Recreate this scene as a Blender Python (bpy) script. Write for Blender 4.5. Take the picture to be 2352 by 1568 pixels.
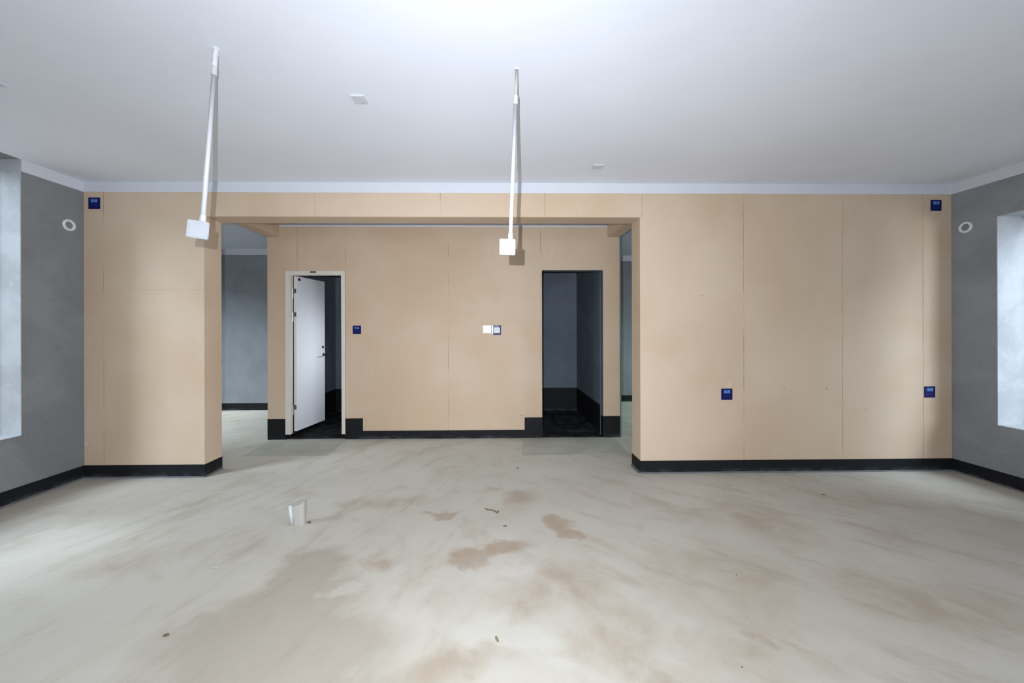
import bpy, bmesh, math, random
from mathutils import Matrix, Vector, Euler
random.seed(7)
for o in list(bpy.data.objects): bpy.data.objects.remove(o, do_unlink=True)
SC = bpy.context.scene
COL = SC.collection
PI = math.pi

# ------------------------------------------------------------ camera
cam_d = bpy.data.cameras.new('camera'); cam = bpy.data.objects.new('camera', cam_d); COL.objects.link(cam)
cam_d.sensor_width = 36.0; cam_d.sensor_fit = 'HORIZONTAL'
cam_d.lens = 860/2352*36.0
cam_d.shift_x = (1176-1155.87)/2352; cam_d.shift_y = -(784-756.11)/2352
cam_d.clip_start = 0.02; cam_d.clip_end = 200
cam.matrix_world = Matrix.Translation((0, 0, 1.43)) @ Matrix.Rotation(-0.0155, 4, 'Z') @ Matrix.Rotation(PI/2, 4, 'X') @ Matrix.Rotation(-0.0027, 4, 'Z')
SC.camera = cam

# ------------------------------------------------------------ world, lights, exposure
w = bpy.data.worlds.new('world'); SC.world = w; w.use_nodes = True
bg = w.node_tree.nodes['Background']; bg.inputs[0].default_value = (0.78, 0.86, 1.0, 1); bg.inputs[1].default_value = 0.92
def lamp(name, kind, loc, power, color, size=1.0, size_y=None, target=None, spread=None):
    d = bpy.data.lights.new(name, kind); o = bpy.data.objects.new(name, d); COL.objects.link(o)
    o.location = loc; d.energy = power; d.color = color
    if kind == 'AREA':
        d.shape = 'RECTANGLE' if size_y else 'DISK'; d.size = size
        if size_y: d.size_y = size_y
        if spread: d.spread = spread
    if target: o.rotation_euler = (Vector(target)-Vector(loc)).to_track_quat('-Z', 'Y').to_euler()
    return o
# the phone's torch beside the lens, the only lamp of the room
lamp('phone_torch', 'AREA', (-0.087, 0.0, 1.43+0.095), 77, (0.88, 0.925, 1.0), 0.012, target=(-0.087, 1, 1.525-0.05), spread=math.radians(148))
# daylight: patches of open sky above the neighbouring blocks, seen through the window openings; rear ones are added fills
DAY = (0.74, 0.85, 1.0)
lamp('sky_left', 'AREA', (-7.5, 0.35, 5.2), 520, DAY, 1.5, 3.4, target=(-4.15, 2.4, 1.6))
lamp('sky_right', 'AREA', (7.5, 0.05, 5.1), 520, (0.70, 0.84, 1.0), 2.0, 3.4, target=(4.7, 2.85, 1.5))
lamp('fill_right_rear', 'AREA', (6.6, -1.4, 2.0), 330, (0.80, 0.86, 1.0), 2.6, 2.2, target=(4.6, -0.9, 1.5))  # added fill for the door leaf, through an added unseen window
lamp('sky_fill_rear', 'AREA', (0.6, -4.6, 2.6), 180, (0.92, 0.94, 1.0), 5.0, 3.0, target=(0.6, -2.6, 1.4))  # fill for floor and ceiling, added outside the unseen rear window
lamp('sky_far_left', 'AREA', (-8.2, 4.7, 3.9), 700, (0.80, 0.91, 1.0), 1.8, 2.2, target=(-4.2, 6.0, .8))
lamp('sky_far_right', 'AREA', (6.6, 5.3, 3.4), 320, (0.70, 0.96, 0.94), 2.0, 2.0, target=(3.0, 6.3, 0.6))
lamp('sky_light_well', 'AREA', (-0.42, 5.34, 2.05), 2.5, (0.90, 0.92, 1.0), 0.4, 0.45, target=(-2.6, 5.22, 1.05), spread=math.radians(44))
SC.cycles.diffuse_bounces = 8; SC.cycles.max_bounces = 14
SC.view_settings.view_transform = 'Standard'; SC.view_settings.look = 'None'
SC.view_settings.exposure = 0.13; SC.view_settings.gamma = 1.0; SC.view_settings.use_curve_mapping = False

# ------------------------------------------------------------ material helpers
class NT:
    def __init__(s, name):
        s.m = bpy.data.materials.new(name); s.m.use_nodes = True; s.t = s.m.node_tree; s.n = s.t.nodes; s.b = s.n['Principled BSDF']
        s.co = None
    def coord(s):
        if s.co is None:
            g = s.n.new('ShaderNodeNewGeometry'); s.co = g.outputs['Position']
        return s.co
    def link(s, a, b): s.t.links.new(a, b)
    def put(s, sock, v):
        if hasattr(v, 'is_linked'): s.link(v, sock)
        else: sock.default_value = v
    def math(s, op, a, b=0.0, c=0.0, clamp=False):
        n = s.n.new('ShaderNodeMath'); n.operation = op; n.use_clamp = clamp
        for i, v in enumerate((a, b, c)):
            if i < len(n.inputs): s.put(n.inputs[i], v)
        return n.outputs[0]
    def noise(s, scale, detail=4, rough=0.55, vec=None, dist=0.0):
        n = s.n.new('ShaderNodeTexNoise'); s.put(n.inputs['Vector'], vec if vec is not None else s.coord())
        n.inputs['Scale'].default_value = scale; n.inputs['Detail'].default_value = detail; n.inputs['Roughness'].default_value = rough; n.inputs['Distortion'].default_value = dist
        return n.outputs['Fac']
    def ncol(s, scale, vec=None, detail=3):
        n = s.n.new('ShaderNodeTexNoise'); s.put(n.inputs['Vector'], vec if vec is not None else s.coord())
        n.inputs['Scale'].default_value = scale; n.inputs['Detail'].default_value = detail
        return n.outputs['Color']
    def mapping(s, loc=(0,0,0), rot=(0,0,0), scale=(1,1,1), vec=None, kind='POINT'):
        n = s.n.new('ShaderNodeMapping'); n.vector_type = kind; s.put(n.inputs['Vector'], vec if vec is not None else s.coord())
        n.inputs['Location'].default_value = loc; n.inputs['Rotation'].default_value = rot; n.inputs['Scale'].default_value = scale
        return n.outputs[0]
    def vmath(s, op, a, b=(0,0,0)):
        n = s.n.new('ShaderNodeVectorMath'); n.operation = op; s.put(n.inputs[0], a); s.put(n.inputs[1], b)
        return n.outputs['Value'] if op in ('LENGTH', 'DISTANCE', 'DOT_PRODUCT') else n.outputs[0]
    def rng(s, v, a, b, c=0.0, d=1.0, smooth=True):
        n = s.n.new('ShaderNodeMapRange'); n.interpolation_type = 'SMOOTHSTEP' if smooth else 'LINEAR'
        s.put(n.inputs['Value'], v)
        for k, x in zip(('From Min', 'From Max', 'To Min', 'To Max'), (a, b, c, d)): n.inputs[k].default_value = x
        return n.outputs['Result']
    def mix(s, fac, a, b):
        n = s.n.new('ShaderNodeMix'); n.data_type = 'RGBA'
        s.put(n.inputs[0], fac); s.put(n.inputs[6], rgba(a)); s.put(n.inputs[7], rgba(b)); return n.outputs[2]
    def bump(s, h, strength=0.2, dist=0.01):
        n = s.n.new('ShaderNodeBump'); n.inputs['Strength'].default_value = strength; n.inputs['Distance'].default_value = dist
        s.put(n.inputs['Height'], h); s.link(n.outputs[0], s.b.inputs['Normal'])
    def done(s, col, rough=0.8, metal=0.0, spec=None):
        s.put(s.b.inputs['Base Color'], rgba(col)); s.put(s.b.inputs['Roughness'], rough); s.b.inputs['Metallic'].default_value = metal
        if spec is not None: s.b.inputs['Specular IOR Level'].default_value = spec
        return s.m
def rgba(c): return (c[0], c[1], c[2], 1.0) if isinstance(c, tuple) else c

def plain(name, col, rough=0.5, metal=0.0, spec=None, grain=0.03, scale=30):
    t = NT(name); f = t.noise(scale, 3)
    lo = tuple(x*(1-grain) for x in col); hi = tuple(min(1, x*(1+grain)) for x in col)
    return t.done(t.mix(f, lo, hi), rough, metal, spec)

def m_ceiling():
    t = NT('white_ceiling_paint'); f = t.noise(1.1, 4, .55); g = t.noise(9, 4, .6, t.mapping(scale=(.35, 1, 1)))
    c = t.mix(t.rng(f, .3, .7), (.71, .735, .80), (.745, .77, .83))
    c = t.mix(t.rng(g, .62, .80, 0, .25), c, (.78, .79, .82))
    t.bump(t.math('ADD', t.math('MULTIPLY', f, .8), t.math('MULTIPLY', g, .35)), .18, .012); return t.done(c, .75, spec=.25)
def m_peach():
    t = NT('peach_putty_wall'); f = t.noise(.9, 4, .55); g = t.noise(7, 5, .6); st = t.noise(2.2, 5, .62, t.mapping(scale=(2.4, 2.4, .5)))
    c = t.mix(t.rng(f, .34, .68), (.548, .410, .285), (.600, .472, .355))
    c = t.mix(t.rng(st, .55, .8, 0, .35), c, (.64, .51, .40))
    sm = t.noise(5.5, 4, .5, t.mapping(scale=(1.5, 1.5, .7), loc=(3, 1, 2)))
    c = t.mix(t.rng(sm, .70, .76, 0, .45), c, (.70, .62, .53))
    t.bump(t.math('ADD', t.math('MULTIPLY', f, 1.0), t.math('MULTIPLY', g, .3)), .15, .008); return t.done(c, .72, spec=.3)
def m_joint():
    t = NT('putty_joint'); f = t.noise(4, 5, .6)
    return t.done(t.mix(t.rng(f, .4, .62), (.33, .22, .14), (.60, .47, .36)), .85, spec=.2)
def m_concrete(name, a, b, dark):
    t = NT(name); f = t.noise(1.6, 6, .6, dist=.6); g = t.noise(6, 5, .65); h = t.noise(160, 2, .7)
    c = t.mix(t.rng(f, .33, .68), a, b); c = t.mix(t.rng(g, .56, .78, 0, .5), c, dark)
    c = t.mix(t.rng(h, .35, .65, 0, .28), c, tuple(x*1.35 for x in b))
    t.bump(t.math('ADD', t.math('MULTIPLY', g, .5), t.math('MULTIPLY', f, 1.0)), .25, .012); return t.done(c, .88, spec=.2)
def m_jamb():
    t = NT('pale_smeared_mortar'); f = t.noise(2.5, 6, .6, dist=.5); g = t.noise(14, 4, .6, t.mapping(scale=(1, 1, .45)))
    c = t.mix(t.rng(f, .38, .62), (.36, .37, .38), (.44, .452, .46)); c = t.mix(t.rng(g, .58, .72, 0, .5), c, (.50, .51, .515))
    t.bump(t.math('ADD', f, t.math('MULTIPLY', g, .5)), .35, .012); return t.done(c, .85, spec=.2)
def m_coating():
    t = NT('black_waterproof_coating'); f = t.noise(6, 5, .65, t.mapping(scale=(1, 1, 2.4)))
    sep = t.n.new('ShaderNodeSeparateXYZ'); t.link(t.coord(), sep.inputs[0])
    low = t.math('MULTIPLY', t.rng(sep.outputs[2], .0, .06, 1, 0), t.rng(f, .42, .66))   # dust splashed on the foot of the band
    c = t.mix(t.math('MULTIPLY', low, .55), (.008, .009, .011), (.11, .112, .115)); c = t.mix(t.rng(f, .52, .75, 0, .45), c, (.015, .016, .018))
    t.bump(f, .2, .006); return t.done(c, .6, spec=.2)
def m_floor():
    t = NT('dusty_concrete_screed'); P = t.coord()
    d = t.vmath('SUBTRACT', t.ncol(2.6, detail=5), (.5, .5, .5))
    d2 = t.vmath('SUBTRACT', t.ncol(11, detail=4), (.5, .5, .5))
    sc = t.n.new('ShaderNodeVectorMath'); sc.operation = 'SCALE'; t.link(d, sc.inputs[0]); sc.inputs['Scale'].default_value = .42
    sc2 = t.n.new('ShaderNodeVectorMath'); sc2.operation = 'SCALE'; t.link(d2, sc2.inputs[0]); sc2.inputs['Scale'].default_value = .12
    Q = t.vmath('ADD', t.vmath('ADD', P, sc.outputs[0]), sc2.outputs[0])
    def blob(x, y, rx, ry, rot=0, soft=.45):
        v = t.mapping((x, y, 0), (0, 0, math.radians(rot)), (rx, ry, 1e3), Q, 'TEXTURE')
        return t.rng(t.vmath('LENGTH', v), 1-soft, 1+soft*.35, 1, 0)
    def union(bs):
        r = blob(*bs[0])
        for b in bs[1:]: r = t.math('MAXIMUM', r, blob(*b))
        return r
    big = t.noise(.75, 5, .6); mid = t.noise(2.6, 6, .66, dist=.5)
    stk = t.noise(3.2, 7, .70, t.mapping(rot=(0, 0, math.radians(-40)), scale=(2.2, .55, 1), kind='TEXTURE'))
    stl = t.noise(3.2, 7, .70, t.mapping(rot=(0, 0, math.radians(68)), scale=(2.2, .55, 1), kind='TEXTURE'))
    sep = t.n.new('ShaderNodeSeparateXYZ'); t.link(P, sep.inputs[0])
    side = t.rng(sep.outputs[0], -1.2, 1.2)
    streak = t.math('ADD', t.math('MULTIPLY', stk, side), t.math('MULTIPLY', stl, t.math('SUBTRACT', 1, side)))
    c = t.mix(t.rng(big, .35, .65), (.450, .415, .352), (.490, .455, .395))
    c = t.mix(t.rng(mid, .48, .72, 0, .55), c, (.355, .295, .228))
    c = t.mix(t.rng(streak, .50, .70, 0, .62), c, (.325, .270, .205))
    c = t.mix(t.rng(streak, .50, .30, 0, .35), c, (.49, .47, .43))
    wet = union([(-1.12, 2.22, .26, .27, -25), (-1.10, 1.95, .40, .26, 20), (-1.12, 1.72, .52, .22, 0), (-.85, 1.72, .42, .28, 0), (-.95, 1.50, .7, .22, 0)])
    c = t.mix(t.math('MULTIPLY', wet, .62), c, (.290, .245, .185))
    brown = union([(.02, 2.43, .22, .10, 0), (-.17, 2.38, .17, .11, 20), (.42, 2.74, .10, .14, 20), (.49, 2.60, .10, .08, 0), (-.45, 2.91, .11, .07, 0)])
    c = t.mix(t.math('MULTIPLY', brown, t.rng(mid, .2, .6, .45, .85)), c, (.320, .240, .165))
    brown2 = union([(.14, 2.0, .34, .14, 0, .9), (.46, 2.05, .20, .28, 10, .9), (.55, 1.78, .28, .22, -30, .9), (-1.0, 3.13, .36, .10, 0, .8), (-.2, 1.6, .3, .1, 0, .9), (-.72, 2.30, .12, .08, 0, 1), (1.26, 1.71, .10, .05, -30, .8), (1.05, 1.62, .35, .16, -10, .9), (.80, 1.50, .28, .12, 0, .8), (1.9, 2.75, .40, .45, 0, 1), (1.3, 2.10, .5, .35, 0, 1), (2.3, 1.9, .6, .3, 0, 1), (-2.35, 2.3, .32, .2, 10, .9), (-.1, 3.35, .2, .08, 0, .9), (.2, 3.2, .2, .12, 0, .9)])
    c = t.mix(t.math('MULTIPLY', brown2, t.rng(mid, .34, .6, .25, .8)), c, (.34, .27, .195))
    white = union([(-.86, 2.05, .11, .05, 25), (-.02, 1.70, .06, .07, 0), (.27, 1.60, .09, .05, 0), (.10, 2.18, .18, .05, 0), (.05, 1.75, .3, .1, 0)])
    c = t.mix(t.math('MULTIPLY', white, .45), c, (.53, .51, .46))
    spk = t.noise(42, 3, .6); c = t.mix(t.rng(spk, .70, .80, 0, .35), c, (.25, .22, .18))
    gr = t.noise(260, 2, .6); c = t.mix(t.rng(gr, .3, .7, 0, .12), c, (.66, .65, .62))
    # splashes of the black coating dried into the screed right along the foot of the walls are left to the skirting's lip
    h = t.math('ADD', t.math('MULTIPLY', mid, .5), t.math('MULTIPLY', streak, .8))
    t.bump(t.math('ADD', h, t.math('MULTIPLY', spk, .08)), .22, .010)
    return t.done(c, .82, spec=.25)
def m_patch():
    t = NT('grey_cement_patch'); f = t.noise(3, 5, .6); g = t.noise(14, 4, .6)
    c = t.mix(t.rng(f, .35, .65), (.36, .345, .29), (.42, .405, .35)); c = t.mix(t.rng(g, .55, .75, 0, .3), c, (.30, .285, .235)); return t.done(c, .85, spec=.2)
def m_glass():
    m = bpy.data.materials.new('window_glass'); m.use_nodes = True; n = m.node_tree.nodes; n.clear()
    o = n.new('ShaderNodeOutputMaterial'); a = n.new('ShaderNodeBsdfTransparent'); a.inputs[0].default_value = (.95, .97, .97, 1)
    g = n.new('ShaderNodeBsdfGlossy'); g.inputs['Roughness'].default_value = .02; x = n.new('ShaderNodeMixShader'); x.inputs[0].default_value = .05
    L = m.node_tree.links; L.new(a.outputs[0], x.inputs[1]); L.new(g.outputs[0], x.inputs[2]); L.new(x.outputs[0], o.inputs[0]); return m

M = dict(ceiling=m_ceiling(), peach=m_peach(), joint=m_joint(), jamb=m_jamb(), coat=m_coating(), floor=m_floor(), patch=m_patch(), glass=m_glass(),
    conc=m_concrete('grey_cement_render', (.165, .170, .178), (.225, .228, .232), (.125, .125, .128)),
    conc_b=m_concrete('blue_grey_cement_render', (.21, .222, .238), (.27, .283, .298), (.16, .165, .172)),
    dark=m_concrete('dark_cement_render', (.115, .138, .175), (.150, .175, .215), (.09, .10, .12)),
    plaster_side=m_concrete('green_grey_cement_render', (.13, .15, .14), (.17, .19, .18), (.10, .11, .10)),
    paint=plain('white_band_paint', (.62, .635, .68), .7, spec=.25, scale=4),
    pvc=plain('white_pvc', (.50, .51, .52), .35, spec=.5), pvc_old=plain('dusty_pvc', (.41, .385, .355), .6, grain=.08, scale=60),
    ring=plain('matt_white_sleeve', (.70, .72, .73), .5), plate_c=plain('ceiling_plate_plastic', (.56, .58, .63), .35, spec=.5), plate=plain('white_switch_plastic', (.35, .365, .395), .3, spec=.5), plate_g=plain('grey_white_plastic', (.36, .39, .44), .35),
    blue=plain('navy_film', (.002, .003, .078), .45, spec=.25), blue_lit=plain('torchlit_blue_film', (.01, .07, .62), .25, spec=.5),  # blue_lit: the navy film with torch glare put into its colour
    blue_txt=plain('pale_blue_print', (.13, .33, .78), .5), blue_dim=plain('dim_blue_print', (.006, .04, .30), .5),
    frame=plain('cream_frame_paint', (.66, .62, .55), .5, grain=.05, scale=8), leaf=plain('white_door_face', (.80, .82, .85), .42, grain=.02, scale=6),
    steel=plain('brushed_steel', (.55, .55, .55), .32, 1.0), chrome=plain('chrome', (.75, .80, .85), .12, 1.0), dsteel=plain('grey_hinge_leaf', (.10, .10, .105), .45, .3),
    black=plain('black_plastic', (.012, .013, .015), .4), red=plain('dark_red_label', (.12, .006, .01), .5), brass=plain('brown_name_plate', (.13, .075, .03), .4, .4),
    alu=plain('dark_window_aluminium', (.10, .105, .11), .4, .6), stone=plain('cement_chip', (.40, .37, .30), .9, grain=.3, scale=50),
    brown_chip=plain('brown_chip', (.12, .08, .05), .9, grain=.3, scale=50), twig=plain('wood_splinter', (.22, .17, .10), .85, grain=.3, scale=60),
    mortar=plain('rough_mortar', (.33, .31, .27), .95, grain=.25, scale=70), tape=plain('dirty_white_tape', (.60, .61, .62), .6, grain=.18, scale=90), dust=plain('grey_dust_lip', (.13, .13, .135), .9, grain=.35, scale=40))

# ------------------------------------------------------------ mesh helpers
def mesh_obj(name, bm, mat, parent=None, loc=None, smooth=False):
    bmesh.ops.recalc_face_normals(bm, faces=bm.faces[:])
    me = bpy.data.meshes.new(name); bm.to_mesh(me); bm.free()
    if smooth:
        for p in me.polygons: p.use_smooth = True
    me.materials.append(mat); o = bpy.data.objects.new(name, me); COL.objects.link(o)
    if parent: o.parent = parent
    if loc is not None: o.location = loc
    return o
def box(bm, x0, x1, y0, y1, z0, z1, mat4=None):
    vs = [bm.verts.new(c) for c in ((x0,y0,z0),(x1,y0,z0),(x1,y1,z0),(x0,y1,z0),(x0,y0,z1),(x1,y0,z1),(x1,y1,z1),(x0,y1,z1))]
    if mat4:
        for v in vs: v.co = mat4 @ v.co
    for f in ((0,3,2,1),(4,5,6,7),(0,1,5,4),(1,2,6,5),(2,3,7,6),(3,0,4,7)): bm.faces.new([vs[i] for i in f])
    return vs
def boxes(*bs):
    bm = bmesh.new()
    for b in bs: box(bm, *b)
    return bm
def prism(pts, y0, y1, plane='xz'):
    """polygon in the xz (or yz / xy) plane, extruded along the third axis"""
    bm = bmesh.new()
    def P(a, b, d): return {'xz': (a, d, b), 'yz': (d, a, b), 'xy': (a, b, d)}[plane]
    A = [bm.verts.new(P(a, b, y0)) for a, b in pts]; B = [bm.verts.new(P(a, b, y1)) for a, b in pts]
    bm.faces.new(A); bm.faces.new(B[::-1]); n = len(pts)
    for i in range(n): bm.faces.new((A[i], A[(i+1) % n], B[(i+1) % n], B[i]))
    return bm
def bevel(bm, wdt, seg=2, edges=None):
    bmesh.ops.bevel(bm, geom=edges or bm.edges[:], offset=wdt, segments=seg, affect='EDGES', clamp_overlap=True); return bm
def tube(bm, p0, p1, r0, r1=None, n=20, caps=True, rin=None):
    p0, p1 = Vector(p0), Vector(p1); r1 = r0 if r1 is None else r1
    q = (p1-p0).to_track_quat('Z', 'Y')
    def ring(p, r): return [bm.verts.new(p + q @ Vector((r*math.cos(2*PI*i/n), r*math.sin(2*PI*i/n), 0))) for i in range(n)]
    A, B = ring(p0, r0), ring(p1, r1)
    for i in range(n): bm.faces.new((A[i], A[(i+1) % n], B[(i+1) % n], B[i]))
    if rin:
        C_, D_ = ring(p0, rin), ring(p1, rin)
        for i in range(n):
            j = (i+1) % n
            bm.faces.new((C_[i], D_[i], D_[j], C_[j])); bm.faces.new((A[i], C_[i], C_[j], A[j])); bm.faces.new((B[i], B[j], D_[j], D_[i]))
    elif caps: bm.faces.new(A[::-1]); bm.faces.new(B)
    return bm
def lathe(bm, prof, n=24, mat4=None):
    """prof: (r, h) about local z"""
    rows = []
    for r, h in prof:
        row = [bm.verts.new((r*math.cos(2*PI*i/n), r*math.sin(2*PI*i/n), h)) for i in range(n)]
        if mat4:
            for v in row: v.co = mat4 @ v.co
        rows.append(row)
    for a, b in zip(rows, rows[1:]):
        for i in range(n): bm.faces.new((a[i], a[(i+1) % n], b[(i+1) % n], b[i]))
    return rows
def struct(name, bm, mat, parent=None):
    o = mesh_obj(name, bm, mat, parent)
    if parent is None: o['kind'] = 'structure'
    return o
def thing(name, label, cat, loc=(0,0,0), rot=(0,0,0), group=None):
    o = bpy.data.objects.new(name, None); COL.objects.link(o); o.empty_display_size = .05
    o.location = loc; o.rotation_euler = rot; o['label'] = label; o['category'] = cat
    if group: o['group'] = group
    return o
def tag(o, label, cat, group=None):
    o['label'] = label; o['category'] = cat
    if group: o['group'] = group
    return o

# ------------------------------------------------------------ dimensions
D, T, B, BT = 3.692, .2265, 4.928, .12       # opening wall, its thickness, door wall behind, its thickness
XL, XR = -4.010, 4.566
HB, HS, HC = .1235, 2.772, 2.872             # skirting, underside of the white band, ceiling
OL, OR, HH = -2.854, 1.4155, 2.538           # opening
BL, BR = -2.997, 1.617                       # door wall ends
CF, EF = 6.758, 7.35                         # far walls
G = .0025                                    # half a joint

# ------------------------------------------------------------ floor and ceiling
fl = struct('floor', boxes((-6.0, 5.3, -3.2, 7.7, -.12, 0)), M['floor'])
mesh_obj('cement_patch', prism([(-2.945, 4.925), (-1.962, 4.925), (-1.951, 4.277), (-2.893, 4.280)], 0, .0015, 'xy'), M['patch'], fl)
mesh_obj('cement_patch', prism([(.322, 4.925), (1.535, 4.925), (1.497, 4.296), (.268, 4.226)], 0, .0015, 'xy'), M['patch'], fl)
mesh_obj('floor_coating', prism([(-2.81, 6.544), (1.389, 6.544), (1.389, 4.935), (.590, 4.935), (.590, 5.06), (-2.0, 5.06), (-2.0, 4.955), (-2.755, 4.955), (-2.755, 5.06), (-2.81, 5.06)], 0, .004, 'xy'), M['coat'], fl)
struct('ceiling', boxes((XL, XR, -3.2, D+T, HC, 3.05), (-6.0, 5.3, D+T, 7.7, HC, 3.05)), M['ceiling'])

# ------------------------------------------------------------ wall with the wide opening
wb = struct('wall_back', boxes((XL, OL, D+.003, D+T, 0, HC), (OL, OR, D+.003, D+T, HH, HC), (OR, XR, D+.003, D+T, 0, HC)), M['peach'])
struct('wall_outer_front', boxes((-5.9, XL-.30, D, D+T, 0, 3.05), (XR+.37, 5.2, D, D+T, 0, 3.05)), M['conc'])
def panel(pts, parent, yf):
    bm = prism(pts, yf, yf+.0035); return mesh_obj('wall_panel', bm, M['peach'], parent)
def rect(x0, x1, z0, z1): return [(x0+G, z0), (x1-G, z0), (x1-G, z1), (x0+G, z1)]
panel(rect(XL, -3.82, HB, HS), wb, D)
panel(rect(-3.82, OL+G, HB, 1.824), wb, D); panel(rect(-3.82, OL+G, 1.826, HS), wb, D)
for a, b in ((OL+G, -1.783), (-1.783, -.559), (-.559, .471), (.471, 1.436)): panel(rect(a, b, HH, HS), wb, D)
panel([(OR, HB), (2.452-G, HB), (2.452-G, HS), (1.436+G, HS), (1.436+G, HH-.002), (OR, HH-.002)], wb, D)
panel(rect(2.452, 3.451, HB, 1.8175), wb, D); panel(rect(2.452, 3.451, 1.8185, HS), wb, D)
panel(rect(3.451, 4.271, HB, HS), wb, D)
panel(rect(4.271, XR, HB, 1.0995), wb, D); panel(rect(4.271, XR, 1.1005, HS), wb, D)
# putty lines in the joints
jb = bmesh.new()
for x, z0, z1 in ((-3.82, HB, HS), (-1.783, HH, HS), (-.559, HH, HS), (.471, HH, HS), (1.436, HH, HS), (2.452, HB, HS), (3.451, HB, HS), (4.271, HB, HS)): box(jb, x-.004, x+.004, D+.0022, D+.0034, z0, z1)
mesh_obj('joint_filler', jb, M['joint'], wb)
for x, z in ((2.037, 1.758), (2.858, .832), (3.286, .830), (3.714, .823), (3.683, .614)):
    mesh_obj('screw_hole', tube(bmesh.new(), (x, D-.001, z), (x, D+.002, z), .0045, n=10), M['brown_chip'], wb)
mesh_obj('soffit_plaster', boxes((OL, OR, D+.01, D+T-.004, HH-.0015, HH+.01)), M['peach'], wb)

# ------------------------------------------------------------ door wall behind the opening
DX0, DX1, RX0, RX1, DH, RH = -2.764, -1.988, .588, 1.397, 2.202, 2.210
wm = struct('wall_middle', boxes((BL, DX0, B+.003, B+BT, 0, HC), (DX0, DX1, B+.003, B+BT, DH, HC), (DX1, RX0, B+.003, B+BT, 0, HC), (RX0, RX1, B+.003, B+BT, RH, HC), (RX1, BR, B+.003, B+BT, 0, HC)), M['peach'])
panel([(BL, .270), (DX0, .270), (DX0, DH), (-2.61-G, DH), (-2.61-G, HS), (BL, HS)], wm, B)
panel(rect(-2.61, -1.985, DH, HS), wm, B)
panel([(-1.985+G, .270), (-1.763, .270), (-1.763, .107), (-.643-G, .107), (-.643-G, HS), (-1.985+G, HS)], wm, B)
panel([(-.643+G, .107), (.355, .107), (.355, .270), (.572-G, .270), (.572-G, 1.6485), (-.643+G, 1.6485)], wm, B)
panel(rect(-.643, .572, 1.6495, HS), wm, B)
panel([(.572+G, .270), (RX0, .270), (RX0, RH), (RX1, RH), (RX1, .281), (BR, .281), (BR, HS), (.572+G, HS)], wm, B)
jb = bmesh.new()
for x, z0, z1 in ((-2.61, DH, HS), (-1.985, DH, HS), (-.643, .107, HS), (.572, .27, HS)): box(jb, x-.004, x+.004, B+.0022, B+.0034, z0, z1)
mesh_obj('joint_filler', jb, M['joint'], wm)
mesh_obj('screw_hole', tube(bmesh.new(), (.309, B-.001, .294), (.309, B+.002, .294), .006, n=10), M['brown_chip'], wm)
mesh_obj('plaster_return', boxes((BR, BR+.026, B+.02, EF, 0, HC)), M['plaster_side'], wm)
# rooms behind the doors
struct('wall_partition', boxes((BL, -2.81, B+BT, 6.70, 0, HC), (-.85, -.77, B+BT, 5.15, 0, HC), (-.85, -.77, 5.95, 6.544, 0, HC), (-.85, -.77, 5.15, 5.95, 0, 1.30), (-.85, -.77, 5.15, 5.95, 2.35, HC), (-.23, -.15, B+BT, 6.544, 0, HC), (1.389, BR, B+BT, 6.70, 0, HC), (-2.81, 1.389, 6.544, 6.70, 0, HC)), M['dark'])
struct('baseboard_inner', boxes((-2.81, -2.806, B+BT, 6.544, 0, .404), (-2.81, 1.389, 6.540, 6.544, 0, .404), (1.385, 1.389, B+BT, 6.544, 0, .404)), M['coat'])
sw = thing('wall_box', 'dark empty switch box in side wall of unlit room behind doorless opening', 'switch box', (1.389, 6.09, 1.42))
mesh_obj('box_rim', bevel(boxes((-.006, 0, -.045, .045, -.045, .045)), .002), M['black'], sw); mesh_obj('box_recess', boxes((-.008, -.005, -.035, .035, -.035, .035)), M['dark'], sw)
sw = thing('wall_box', 'dark double switch box on wall beside the half open white door, inside', 'switch box', (-2.81, 6.17, 1.43))
mesh_obj('box_rim', bevel(boxes((0, .006, -.045, .045, -.045, .045)), .002), M['black'], sw); mesh_obj('box_recess', boxes((.005, .008, -.035, .035, -.035, .035)), M['dark'], sw)

# beams from the opening wall back to the door wall
struct('beam_left', boxes((BL, -2.842, D+T, B+.001, 2.643, HC)), M['peach'])
br_ = struct('beam_right', boxes((1.457, BR, D+T, B+.001, 2.643, HC)), M['peach'])
mesh_obj('plaster_return', boxes((BR, BR+.026, D+T, B+.02, 2.668, HC)), M['plaster_side'], br_)

# ------------------------------------------------------------ side, far and rear walls
wl = struct('wall_left', boxes((XL-.30, XL, -3.2, 1.5, 0, 3.05), (XL-.30, XL, 1.5, 3.216, 0, .546), (XL-.30, XL, 1.5, 3.216, HC, 3.05), (XL-.30, XL, 3.216, D+T, 0, 3.05)), M['conc'])
mesh_obj('window_reveal', boxes((XL-.30, XL+.0005, 3.211, 3.2165, .546, HC), (XL-.30, XL+.0005, 1.5, 3.216, .546, .551)), M['jamb'], wl)
wr = struct('wall_right', boxes((XR, XR+.37, -3.2, -2.3, 0, 3.05), (XR, XR+.37, -2.3, .3, 0, .540), (XR, XR+.37, -2.3, .3, 2.454, 3.05), (XR, XR+.37, .3, 2.2, 0, 3.05), (XR, XR+.37, 2.2, 3.3525, 0, .540), (XR, XR+.37, 2.2, 3.3525, 2.454, 3.05), (XR, XR+.37, 3.3525, D+T, 0, 3.05)), M['conc_b'])
mesh_obj('window_reveal', boxes((XR-.0005, XR+.37, 3.3475, 3.353, .540, 2.454), (XR-.0005, XR+.37, 2.2, 3.3525, .540, .545), (XR-.0005, XR+.37, 2.2, 3.3525, 2.449, 2.454)), M['jamb'], wr)
struct('wall_far_left', boxes((-5.9, BL, CF, CF+.15, 0, HC)), M['conc_b'])
struct('wall_far_right', boxes((BR+.026, 4.6, EF, EF+.15, 0, HC)), M['conc_b'])
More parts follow.
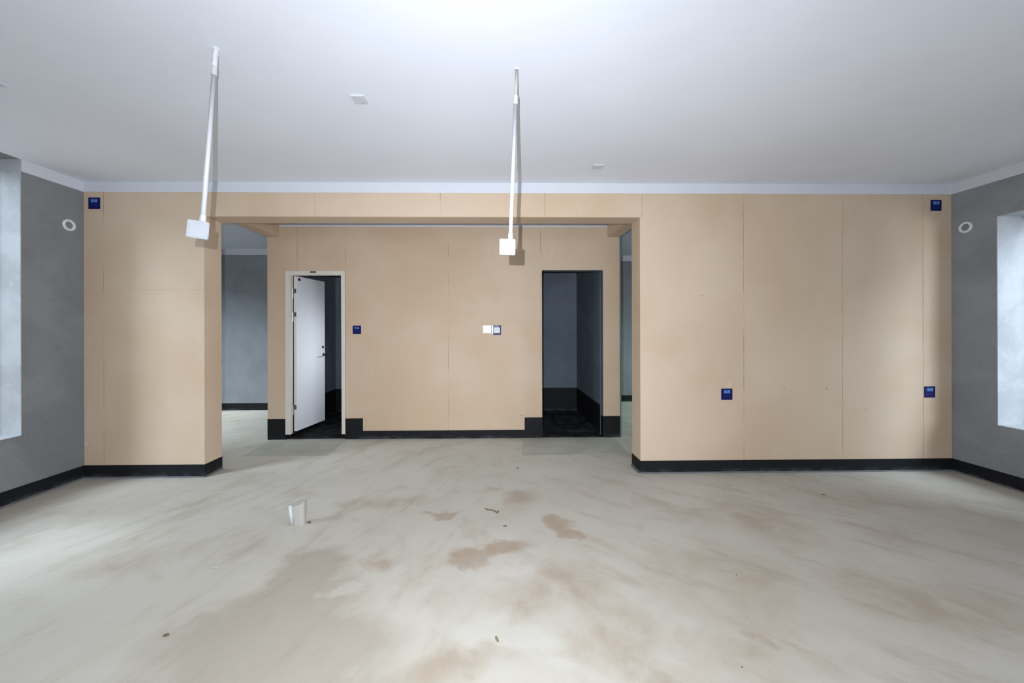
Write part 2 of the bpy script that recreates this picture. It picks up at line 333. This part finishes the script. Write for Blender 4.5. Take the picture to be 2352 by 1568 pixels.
struct('wall_outer_left', boxes((-5.9, -5.6, D+T, 4.4, 0, HC), (-5.9, -5.6, 4.4, 6.3, 0, .6), (-5.9, -5.6, 4.4, 6.3, 2.45, HC), (-5.9, -5.6, 6.3, CF, 0, HC)), M['conc'])
struct('wall_outer_right', boxes((4.3, 4.6, D+T, 4.9, 0, HC), (4.3, 4.6, 4.9, 6.9, 0, .6), (4.3, 4.6, 4.9, 6.9, 2.45, HC), (4.3, 4.6, 6.9, EF, 0, HC)), M['conc'])
struct('wall_rear', boxes((-4.31, -2.2, -3.2, -3.0, 0, 3.05), (3.4, 4.93, -3.2, -3.0, 0, 3.05), (-2.2, 3.4, -3.2, -3.0, 2.5, 3.05), (-2.2, 3.4, -3.2, -3.0, 0, .12)), M['conc'])

# white painted band under the ceiling
P_ = .004
struct('trim_1', boxes((XL, XR, D-P_, D+.003, HS, HC)), M['paint'])
struct('trim_2', boxes((XL, XL+P_, 3.218, D-P_, HS, HC), (XL, XL+P_, -3.0, 1.5, HS, HC)), M['paint'])
struct('trim_3', boxes((XR-P_, XR, -3.0, D-P_, HS, HC)), M['paint'])
struct('trim_4', boxes((-2.842, 1.457, B-P_, B, HS+.004, HC)), M['paint'])
struct('trim_5', boxes((-5.6, BL, CF-P_, CF, HS, HC)), M['paint'])
struct('trim_6', boxes((BR+.026, 4.3, EF-P_, EF, HS, HC)), M['paint'])

# black coating along the foot of the walls
Q_ = .005
def skirt(name, bm, lip=None):
    o = struct(name, bm, M['coat'])
    if lip: mesh_obj('dust_lip', lip, M['dust'], o)
    return o
def lip_bm(pts, wdt):
    """a low uneven ledge of coating running out on the screed along a polyline (outward side = right of travel)"""
    bm = bmesh.new(); rnd = random.Random(3); A = []; Bv = []; Cv = []
    for (x0, y0), (x1, y1) in zip(pts, pts[1:]):
        n = max(2, int(math.hypot(x1-x0, y1-y0)/.12)); dx, dy = x1-x0, y1-y0; L = math.hypot(dx, dy); nx, ny = dy/L, -dx/L
        for i in range(n+1):
            f = i/n; ww = wdt*(.55+.9*rnd.random()); x, y = x0+dx*f, y0+dy*f
            A.append(bm.verts.new((x, y, .012))); Bv.append(bm.verts.new((x+nx*ww*.5, y+ny*ww*.5, .006))); Cv.append(bm.verts.new((x+nx*ww, y+ny*ww, .0003)))
    for i in range(len(A)-1):
        bm.faces.new((A[i], A[i+1], Bv[i+1], Bv[i])); bm.faces.new((Bv[i], Bv[i+1], Cv[i+1], Cv[i]))
    return bm
skirt('baseboard_back', boxes((XL, OL+Q_, D-Q_, D+.003, 0, HB), (OL, OL+Q_, D+.003, D+T, 0, HB), (OR-Q_, XR, D-Q_, D+.003, 0, HB), (OR-Q_, OR, D+.003, D+T, 0, HB)),
      lip_bm([(OR-Q_, D+T), (OR-Q_, D-Q_)][::1], .022))
bbk = bpy.data.objects['baseboard_back']
mesh_obj('dust_lip', lip_bm([(OR-Q_, D-Q_), (XR, D-Q_)], .012), M['dust'], bbk)
mesh_obj('dust_lip', lip_bm([(XL, D-Q_), (OL+Q_, D-Q_)], .012), M['dust'], bbk)
mesh_obj('dust_lip', lip_bm([(OL+Q_, D-Q_), (OL+Q_, D+T)], .02), M['dust'], bbk)
skirt('baseboard_left', boxes((XL, XL+Q_, -3.0, D-Q_, 0, HB)), lip_bm([(XL+Q_, -3.0), (XL+Q_, D-Q_)], .012))
skirt('baseboard_right', boxes((XR-Q_, XR, -3.0, D-Q_, 0, HB)), lip_bm([(XR-Q_, D-Q_), (XR-Q_, -3.0)], .012))
bbm = skirt('baseboard_middle', prism([(BL-.001, 0), (DX0, 0), (DX0, .270), (BL-.001, .270)], B-Q_, B+.003))
bm = prism([(DX1, 0), (RX0, 0), (RX0, .270), (.355, .268), (.355, .106), (-1.763, .108), (-1.763, .272), (DX1, .270)], B-Q_, B+.003)
mesh_obj('skirting_band', bm, M['coat'], bbm)
mesh_obj('skirting_band', boxes((RX1-.004, BR+.001, B-Q_, B+.003, 0, .281)), M['coat'], bbm)
mesh_obj('jamb_coating', boxes((RX1-.004, RX1, B+.003, B+BT, 0, .275), (RX0, RX0+.004, B+.003, B+BT, 0, .275), (DX0, DX0+.004, B-.003, B+BT, 0, .068), (DX1-.004, DX1, B-.003, B+BT, 0, .068)), M['coat'], bbm)
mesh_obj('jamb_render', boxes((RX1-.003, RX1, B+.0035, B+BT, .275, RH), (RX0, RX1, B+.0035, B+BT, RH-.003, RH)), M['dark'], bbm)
skirt('baseboard_far_left', boxes((-5.6, BL, CF-Q_, CF, 0, HB)))
skirt('baseboard_far_right', boxes((BR+.026, 4.3, EF-Q_, EF, 0, HB)))

# ------------------------------------------------------------ windows (front reveals show, the right rear one is added, the frames lie outside the photograph)
def window(name, x, y0, y1, z0, z1, n):
    o = struct(name, boxes((x-.03, x+.03, y0, y1, z0, z0+.05), (x-.03, x+.03, y0, y1, z1-.05, z1), (x-.03, x+.03, y0, y0+.05, z0, z1), (x-.03, x+.03, y1-.05, y1, z0, z1)), M['alu'])
    for i in range(1, n):
        y = y0+(y1-y0)*i/n; mesh_obj('mullion', boxes((x-.025, x+.025, y-.025, y+.025, z0+.05, z1-.05)), M['alu'], o)
    for i in range(n):
        a = y0+(y1-y0)*i/n+.026; b = y0+(y1-y0)*(i+1)/n-.026; mesh_obj('glass_pane', boxes((x-.003, x+.003, a, b, z0+.05, z1-.05)), M['glass'], o)
window('window_1', XL-.26, 1.5, 3.211, .551, HC, 2)
window('window_2', XR+.33, 2.2, 3.3475, .545, 2.449, 1)
window('window_7', -.81, 5.15, 5.95, 1.30, 2.35, 1)
window('fill_window', XR+.33, -2.3, .3, .540, 2.454, 2)  # added out of view to let in the door leaf's fill
window('window_3', -5.85, 4.4, 6.3, .6, 2.45, 2)
window('window_4', 4.55, 4.9, 6.9, .6, 2.45, 2)
w5 = struct('window_5', boxes((-2.2, -2.14, -3.13, -3.07, .12, 2.5), (3.34, 3.4, -3.13, -3.07, .12, 2.5), (-2.14, 3.34, -3.13, -3.07, 2.44, 2.5), (-2.14, 3.34, -3.13, -3.07, .12, .18)), M['alu'])
for i in range(4):
    a = -2.14+i*1.37; mesh_obj('glass_pane', boxes((a+.02, a+1.35, -3.103, -3.097, .18, 2.44)), M['glass'], w5)
    if i: mesh_obj('mullion', boxes((a-.02, a+.02, -3.12, -3.08, .18, 2.44)), M['alu'], w5)

# ------------------------------------------------------------ door with frame and open leaf
d1 = bpy.data.objects.new('door_1', None); COL.objects.link(d1); d1.location = (-2.66, 4.97, 0); d1['kind'] = 'structure'
def dl(bm):                                   # bring world coordinates into the door's frame
    for v in bm.verts: v.co -= Vector((-2.66, 4.97, 0))
    return bm
FZ = .068
fr = mesh_obj('door_frame', dl(bevel(prism([(DX0, FZ), (-2.694, FZ), (-2.694, 2.146), (-2.036, 2.146), (-2.036, FZ), (DX1-.003, FZ), (DX1-.003, DH-.002), (DX0, DH-.002)], B-.012, B+.045), .002, 1)), M['frame'], d1)
mesh_obj('name_plate', dl(boxes((-2.438, -2.362, B-.0145, B-.012, 2.172, 2.192))), M['brass'], fr)
# leaf: built at the hinge, turned about 81 degrees into the room
LW, LT, LZ0, LZ1 = .615, .040, .095, 2.140
leaf = mesh_obj('door_leaf', bevel(boxes((0, LW, -LT, 0, LZ0, LZ1)), .0015, 1), M['leaf'], d1)
leaf.location = (-2.687+2.66, 4.985-4.97, 0); leaf.rotation_euler = (0, 0, math.radians(81.5))
# local x runs along the leaf away from the hinge, local -y is the visible face
mesh_obj('edge_strip', bevel(boxes((-.0012, .0004, -LT+.001, -.001, LZ0+.002, LZ1-.002)), .0003, 1), M['frame'], leaf)
for z in (1.912, 1.600, .377):
    hg = mesh_obj('hinge', tube(bmesh.new(), (-.012, .006, z-.064), (-.012, .006, z+.064), .0075, n=14), M['steel'], leaf)
    bm = boxes((-.0035, -.0012, -LT*.92, 0, z+.004, z+.062)); 
    lf = mesh_obj('hinge_plate', bm, M['dsteel'], leaf)
hx, hz = LW-.052, 1.068
bm = tube(bmesh.new(), (hx, -LT, hz), (hx, -LT-.010, hz), .026, .024, 24)
tube(bm, (hx, -LT-.010, hz), (hx, -LT-.052, hz), .010, .010, 16)
# lever: from the neck back towards the hinge, gently tapering and curved
prev = None
for i in range(9):
    f = i/8; c = Vector((hx+.012-.128*f, -LT-.052-.006*math.sin(f*PI), hz-.004*f)); hw, hh = .007*(1-.25*f), .0105*(1-.2*f)
    r = [bm.verts.new(c+Vector((0, hw*math.cos(a), hh*math.sin(a)))) for a in [2*PI*k/12 for k in range(12)]]
    if prev:
        for k in range(12): bm.faces.new((prev[k], prev[(k+1) % 12], r[(k+1) % 12], r[k]))
    else: bm.faces.new(r[::-1])
    prev = r
bm.faces.new(prev)
mesh_obj('lever_handle', bm, M['chrome'], leaf, smooth=True)
bm = tube(bmesh.new(), (hx, -LT, 1.178), (hx, -LT-.006, 1.178), .021, .019, 20); tube(bm, (hx, -LT-.006, 1.178), (hx, -LT-.012, 1.178), .011, .009, 16)
mesh_obj('keyhole_rosette', bm, M['black'], leaf)
mesh_obj('warning_label', boxes((.030, .078, -LT-.0012, -LT, 2.082, 2.118)), M['red'], leaf)

# ------------------------------------------------------------ blue covers over the boxes
FONT_OK = {}
def text_mesh(name, s, size, mat, parent, loc, ext=.0004):
    c = bpy.data.curves.new('txt', 'FONT'); c.body = s; c.size = size; c.extrude = ext; c.align_x = 'CENTER'; c.align_y = 'CENTER'; c.resolution_u = 3; c.offset = .0004
    o = bpy.data.objects.new('txt', c); COL.objects.link(o); bpy.context.view_layer.update()
    me = bpy.data.meshes.new_from_object(o.evaluated_get(bpy.context.evaluated_depsgraph_get())); bpy.data.objects.remove(o, do_unlink=True)
    me.name = name; me.materials.clear(); me.materials.append(mat); r = bpy.data.objects.new(name, me); COL.objects.link(r); r.parent = parent
    r.location = loc; r.rotation_euler = (PI/2, 0, 0); return r
def cover(x, z, y, s, word, label, roll=0):
    t = thing('box_cover', label, 'box cover', (x, y, z), (0, roll, 0), 'navy square covers over the wall boxes')
    h = s/2
    bm = bevel(boxes((-h, h, -.004, 0, -h, h)), .0015, 2); mesh_obj('cover_plate', bm, M['blue'], t)
    text_mesh('lettering', word, .034*s/.11, M['blue_txt'], t, (0, -.0046, .022*s/.11))
    k = s/.11; bm = bmesh.new(); rnd = random.Random(int(abs(x*100)))
    for zz, segs in ((-.012*k, ((-.026, .026),)), (-.0265*k, ((-.041, -.007), (.007, .041)))):
        for a, b in segs:
            q = a
            while q < b-.004:                     # a row of tiny unreadable characters
                box(bm, q*k, (q+.0045)*k, -.0048, -.004, zz-.0022*k, zz+.0022*k); q += .0062
    mesh_obj('small_print', bm, M['blue_dim'], t); return t
cover(-3.904, 2.662, D, .112, '\u63d2\u5ea7', 'navy cover reading 插座 high in the left corner of the peach wall')
cover(4.405, 2.662, D, .110, '\u63d2\u5ea7', 'navy cover reading 插座 high in the right corner under the white band', .015)
cover(4.335, .790, D, .112, '\u63d2\u5ea7', 'navy cover reading 插座 low at the right end of the peach wall')
cover(2.280, .779, D, .112, '\u63d2\u5ea7', 'navy cover reading 插座 low on the wall right of the wide opening')
cover(-1.838, 1.4285, B, .109, '\u5f00\u5173', 'navy cover reading 开关 beside the half open white door')

# two switches on the door wall
s1 = thing('wall_switch', 'glossy blue filmed switch glaring in the torch light, left of the pair', 'switch', (-.1375, B, 1.4315), group='pair of switches on the door wall')
mesh_obj('switch_plate', bevel(boxes((-.054, .054, -.008, 0, -.051, .051)), .003, 2), M['blue_lit'], s1)
gl = NT('glossy_clear_film'); gf = gl.noise(60, 3); gl.bump(gf, .08, .002); GF = gl.done((.45, .58, .95), .17, spec=.9)
o = mesh_obj('rocker', bevel(boxes((-.046, .030, -.0125, -.008, -.036, .044)), .002, 2), GF, s1); o.rotation_euler = (0, 0, math.radians(-.35))
s2 = thing('wall_switch', 'grey white rocker switch in a navy film edge, right of the pair', 'switch', (-.014, B, 1.420), group='pair of switches on the door wall')
mesh_obj('switch_plate', bevel(boxes((-.062, .062, -.006, 0, -.063, .063)), .002, 2), M['blue'], s2)
mesh_obj('film_edge', bevel(boxes((-.0615, -.041, -.0075, -.005, -.058, .062)), .001, 1), M['blue_lit'], s2)
mesh_obj('rocker', bevel(boxes((-.038, .050, -.012, -.006, -.042, .042)), .003, 2), M['plate_g'], s2)
bm = bmesh.new()
for i in range(3): box(bm, -.026+i*.022, -.016+i*.022, -.0068, -.006, .047, .058)
mesh_obj('lettering', bm, M['plate'], s2)

# ------------------------------------------------------------ conduits hanging from the ceiling with their boxes
def conduit(label, top, bot, f1, f2, r_up, centre, yaw, roll, dirty, lbl_marks):
    top, bot = Vector(top), Vector(bot); t = thing('conduit_drop', label, 'conduit', top)
    ax = (bot-top); 
    def at(f): return ax*f
    up = mesh_obj('upper_pipe', tube(bmesh.new(), at(-.004), at(f1+.01), r_up, n=20), M['pvc_old' if not dirty else 'tape'], t, smooth=True)
    if dirty:                                   # crumpled tape wound about the top
        bm = bmesh.new(); rnd = random.Random(5); rows = []
        q = ax.to_track_quat('Z', 'Y')
        for k in range(9):
            c = at(.002+k*(f1-.002)/8)
            rows.append([bm.verts.new(c+q @ Vector(((r_up*(1.15+.35*rnd.random()))*math.cos(2*PI*i/11), (r_up*(1.15+.35*rnd.random()))*math.sin(2*PI*i/11), rnd.uniform(-.003, .003)))) for i in range(11)])
        for a, b in zip(rows, rows[1:]):
            for i in range(11): bm.faces.new((a[i], a[(i+1) % 11], b[(i+1) % 11], b[i]))
        mesh_obj('tape_wrap', bm, M['tape'], t)
    mesh_obj('coupler', tube(bmesh.new(), at(f1), at(f2), .0128, .0128, 24), M['pvc'], t)
    mesh_obj('lower_pipe', tube(bmesh.new(), at(f2), at(1), .0103, n=24), M['pvc'], t, smooth=True)
    mesh_obj('socket', tube(bmesh.new(), at(.965), at(1), .0128, .0135, 24), M['pvc'], t)
    if lbl_marks:
        bm = bmesh.new(); side = Vector((.004, -.0098, 0))
        for i in range(7):
            a = at(f2+.01+i*.012)+side; box(bm, a.x-.0008, a.x+.0008, a.y-.0006, a.y+.0002, a.z-.004, a.z+.002)
        mesh_obj('print_marks', bm, M['dust'], t)
    collar = bmesh.new(); lathe(collar, [(.017, 0.0), (.014, -.0012), (r_up*1.05, -.003)], 20, Matrix.Translation(at(.0)))
    mesh_obj('mortar_collar', collar, M['ceiling'], t)
    c = Vector(centre)-top; R = Matrix.Translation(c) @ Matrix.Rotation(yaw, 4, 'Z') @ Matrix.Rotation(roll, 4, 'Y')
    bm = boxes((-.036, .036, .004, .046, -.036, .036)); bevel(bm, .003, 2); bm.transform(R); mesh_obj('junction_box', bm, M['pvc'], t)
    bm = boxes((-.043, .043, -.004, .005, -.043, .043)); bevel(bm, .0035, 3); bm.transform(R); cp = mesh_obj('cover_plate', bm, M['plate'], t)
    bm = bmesh.new()
    for a in ((-.033, .033, -.0055, -.003, .0315, .033), (-.033, .033, -.0055, -.003, -.033, -.0315), (-.033, -.0315, -.0055, -.003, -.033, .033), (.0315, .033, -.0055, -.003, -.033, .033)): box(bm, *a)
    bm.transform(R); mesh_obj('plate_rim', bm, M['plate'], cp)
    return t
conduit('white conduit with taped top and tilted box, hanging left of the opening', (-1.440, 1.943, HC), (-1.449, 1.866, 1.962), .105, .160, .0088, (-1.458, 1.847, 1.920), .502, .078, True, False)
conduit('straight white conduit with square box, hanging in front of the opening', (.111, 2.076, HC), (.0715, 2.035, 1.918), .160, .212, .0085, (.055, 2.018, 1.874), .086, .011, False, True)

# ------------------------------------------------------------ blank plates on the ceiling
def ceiling_plate(x, y, lx, ly, label):
    t = thing('ceiling_plate', label, 'blank plate', (x, y, HC), group='blank plates on the ceiling')
    bm = boxes((-lx/2, lx/2, -ly/2, ly/2, -.010, 0)); bevel(bm, .0015, 2); mesh_obj('plate', bm, M['plate_c'], t)
    mesh_obj('screw_cap', tube(bmesh.new(), (.012, ly*.36, -.0108), (.012, ly*.36, -.009), .005, n=12), M['plate_g'], t)
ceiling_plate(-.858, 2.352, .082, .084, 'blank square plate on the ceiling between the two conduits')
ceiling_plate(.892, 3.305, .088, .082, 'blank square plate on the ceiling right of the centre conduit')
ceiling_plate(-2.915, 2.205, .086, .086, 'blank ceiling plate cut by the left edge of the picture')
ceiling_plate(3.415, 2.315, .086, .086, 'blank ceiling plate cut by the right edge of the picture')

# ------------------------------------------------------------ white sleeve rings in the side walls
def ring(x, y, z, s, label):
    t = thing('wall_sleeve', label, 'sleeve ring', (x, y, z), (0, s*PI/2, 0), 'white sleeve rings in the side walls')
    bm = bmesh.new(); lathe(bm, [(.054, 0), (.054, .007), (.051, .011), (.037, .011), (.033, .008), (.032, -.02)], 40); mesh_obj('flange', bm, M['ring'], t, smooth=True)
    bm = bmesh.new(); r = lathe(bm, [(.0325, .002), (.018, .0035), (.004, .003)], 24); bm.faces.new(r[-1]); mesh_obj('mortar_plug', bm, M['conc'], t)
ring(XL, 3.568, 2.416, 1, 'white ring round a plugged hole high on the left grey wall')
ring(XR, 3.579, 2.411, -1, 'white ring round a plugged hole high on the right grey wall')

# ------------------------------------------------------------ pipe stub standing in the floor
st = thing('pipe_stub', 'short white pipe stub filled with rough mortar, upright in the screed', 'pipe stub', (-1.470, 2.79, 0))
bm = bmesh.new(); rows = []
prof = [(-.048, -.004), (-.043, -.022), (-.028, -.028), (.020, -.030), (.040, -.026), (.048, -.010), (.047, .014), (.036, .026), (.0, .030), (-.030, .028), (-.045, .014)]
for k in range(8):
    f = k/7; z = f*.160; sc = .86+.14*f
    rows.append([bm.verts.new((x*sc+.004-.010*f, y*sc, z+(x*.26+y*.55)*f)) for x, y in prof])
n = len(prof)
for a, b in zip(rows, rows[1:]):
    for i in range(n): bm.faces.new((a[i], a[(i+1) % n], b[(i+1) % n], b[i]))
inner = [bm.verts.new(v.co+Vector((-.10*(v.co.x), -.12*(v.co.y), 0))) for v in rows[-1]]; low = [bm.verts.new(v.co+Vector((0, 0, -.010))) for v in inner]
for a, b in ((rows[-1], inner), (inner, low)):
    for i in range(n): bm.faces.new((a[i], a[(i+1) % n], b[(i+1) % n], b[i]))
mesh_obj('pipe_wall', bm, M['pvc_old'], st)
mesh_obj('side_bead', tube(bmesh.new(), (-.040, -.022, 0), (-.053, -.022, .145), .0125, .0135, 14), M['pvc'], st, smooth=True)
bm = bmesh.new(); rnd = random.Random(11)
bmesh.ops.create_grid(bm, x_segments=12, y_segments=9, size=1)
for v in bm.verts:
    x, y = v.co.x*.0395, v.co.y*.024
    v.co = Vector((x-.006, y, .154+(x*.26+y*.55)+rnd.uniform(-.006, .006)))
mesh_obj('mortar_fill', bm, M['mortar'], st)

# ------------------------------------------------------------ chips and crumbs on the floor
def chip(name, label, cat, x, y, lx, ly, lz, rot, mat, seed, group=None):
    rnd = random.Random(seed); bm = bmesh.new(); bmesh.ops.create_icosphere(bm, subdivisions=2, radius=1)
    for v in bm.verts:
        k = 1+rnd.uniform(-.22, .16); v.co = Vector((v.co.x*lx/2*k, v.co.y*ly/2*k, max(-.35, v.co.z)*lz*.6*k))
    zmin = min(v.co.z for v in bm.verts)
    for v in bm.verts: v.co.z -= zmin
    o = mesh_obj(name, bm, mat, None, (x, y, 0)); o.rotation_euler = (0, 0, math.radians(rot)); tag(o, label, cat, group); return o
chip('stone_chip', 'larger pale cement flake on the floor in front of the left pier', 'stone', -1.712, 2.283, .060, .030, .012, 8, M['stone'], 1)
chip('stone_chip', 'small brown tipped chip nearest the pipe stub, on its left', 'stone', -1.750, 2.665, .046, .020, .011, 12, M['stone'], 2)
chip('stone_chip', 'dark small pebble on the pale screed near the lower left', 'stone', -1.556, 1.779, .024, .013, .010, 20, M['brown_chip'], 3)
chip('stone_chip', 'tiny grey crumb on the floor close to the left pier', 'stone', -2.733, 3.081, .026, .014, .007, 10, M['stone'], 4)
chip('stone_chip', 'crumb right behind the pipe stub on its right side', 'stone', -1.398, 2.925, .024, .022, .016, 30, M['stone'], 5)
chip('stone_chip', 'dark crumb at the foot of the pipe stub, right side', 'stone', -1.400, 2.800, .030, .020, .012, 0, M['brown_chip'], 6)
chip('stone_chip', 'flat pale chip on the floor midway between stub and brown stains', 'stone', -1.013, 2.896, .030, .016, .006, 0, M['stone'], 7)
chip('stone_chip', 'flat brownish chip on the floor between the brown twig and stain', 'stone', .051, 2.721, .030, .014, .006, 0, M['brown_chip'], 8)
chip('stone_chip', 'dark speck on the bare screed in the lower right', 'stone', 1.386, 2.154, .012, .007, .004, 40, M['brown_chip'], 9)
chip('stone_chip', 'tiny dark speck at the bottom, right of the white splashes', 'stone', 1.03, 1.567, .010, .006, .004, 10, M['brown_chip'], 10)
chip('wood_chip', 'olive wood splinter lying on white splashes at the bottom', 'wood chip', -.006, 1.728, .013, .040, .006, 14, M['twig'], 12)
bm = bmesh.new(); pts = [(-.105, 2.985), (-.075, 2.962), (-.045, 2.958), (-.018, 2.935), (-.006, 2.912), (.004, 2.945)]
for (a, b), (c, d) in zip(pts, pts[1:]): tube(bm, (a, b, .004), (c, d, .004), .0038, .0045, 8)
tag(mesh_obj('twig', bm, M['brown_chip']), 'crooked brown twig lying on the floor in front of the door wall', 'twig')
chip('wood_chip', 'thin dark splinter on the floor just inside the wide opening', 'wood chip', .205, 3.853, .012, .055, .005, 25, M['brown_chip'], 13)
chip('stone_chip', 'pale chip on the floor before the right part of the wall', 'stone', 2.80, 3.18, .040, .014, .006, 5, M['twig'], 14)
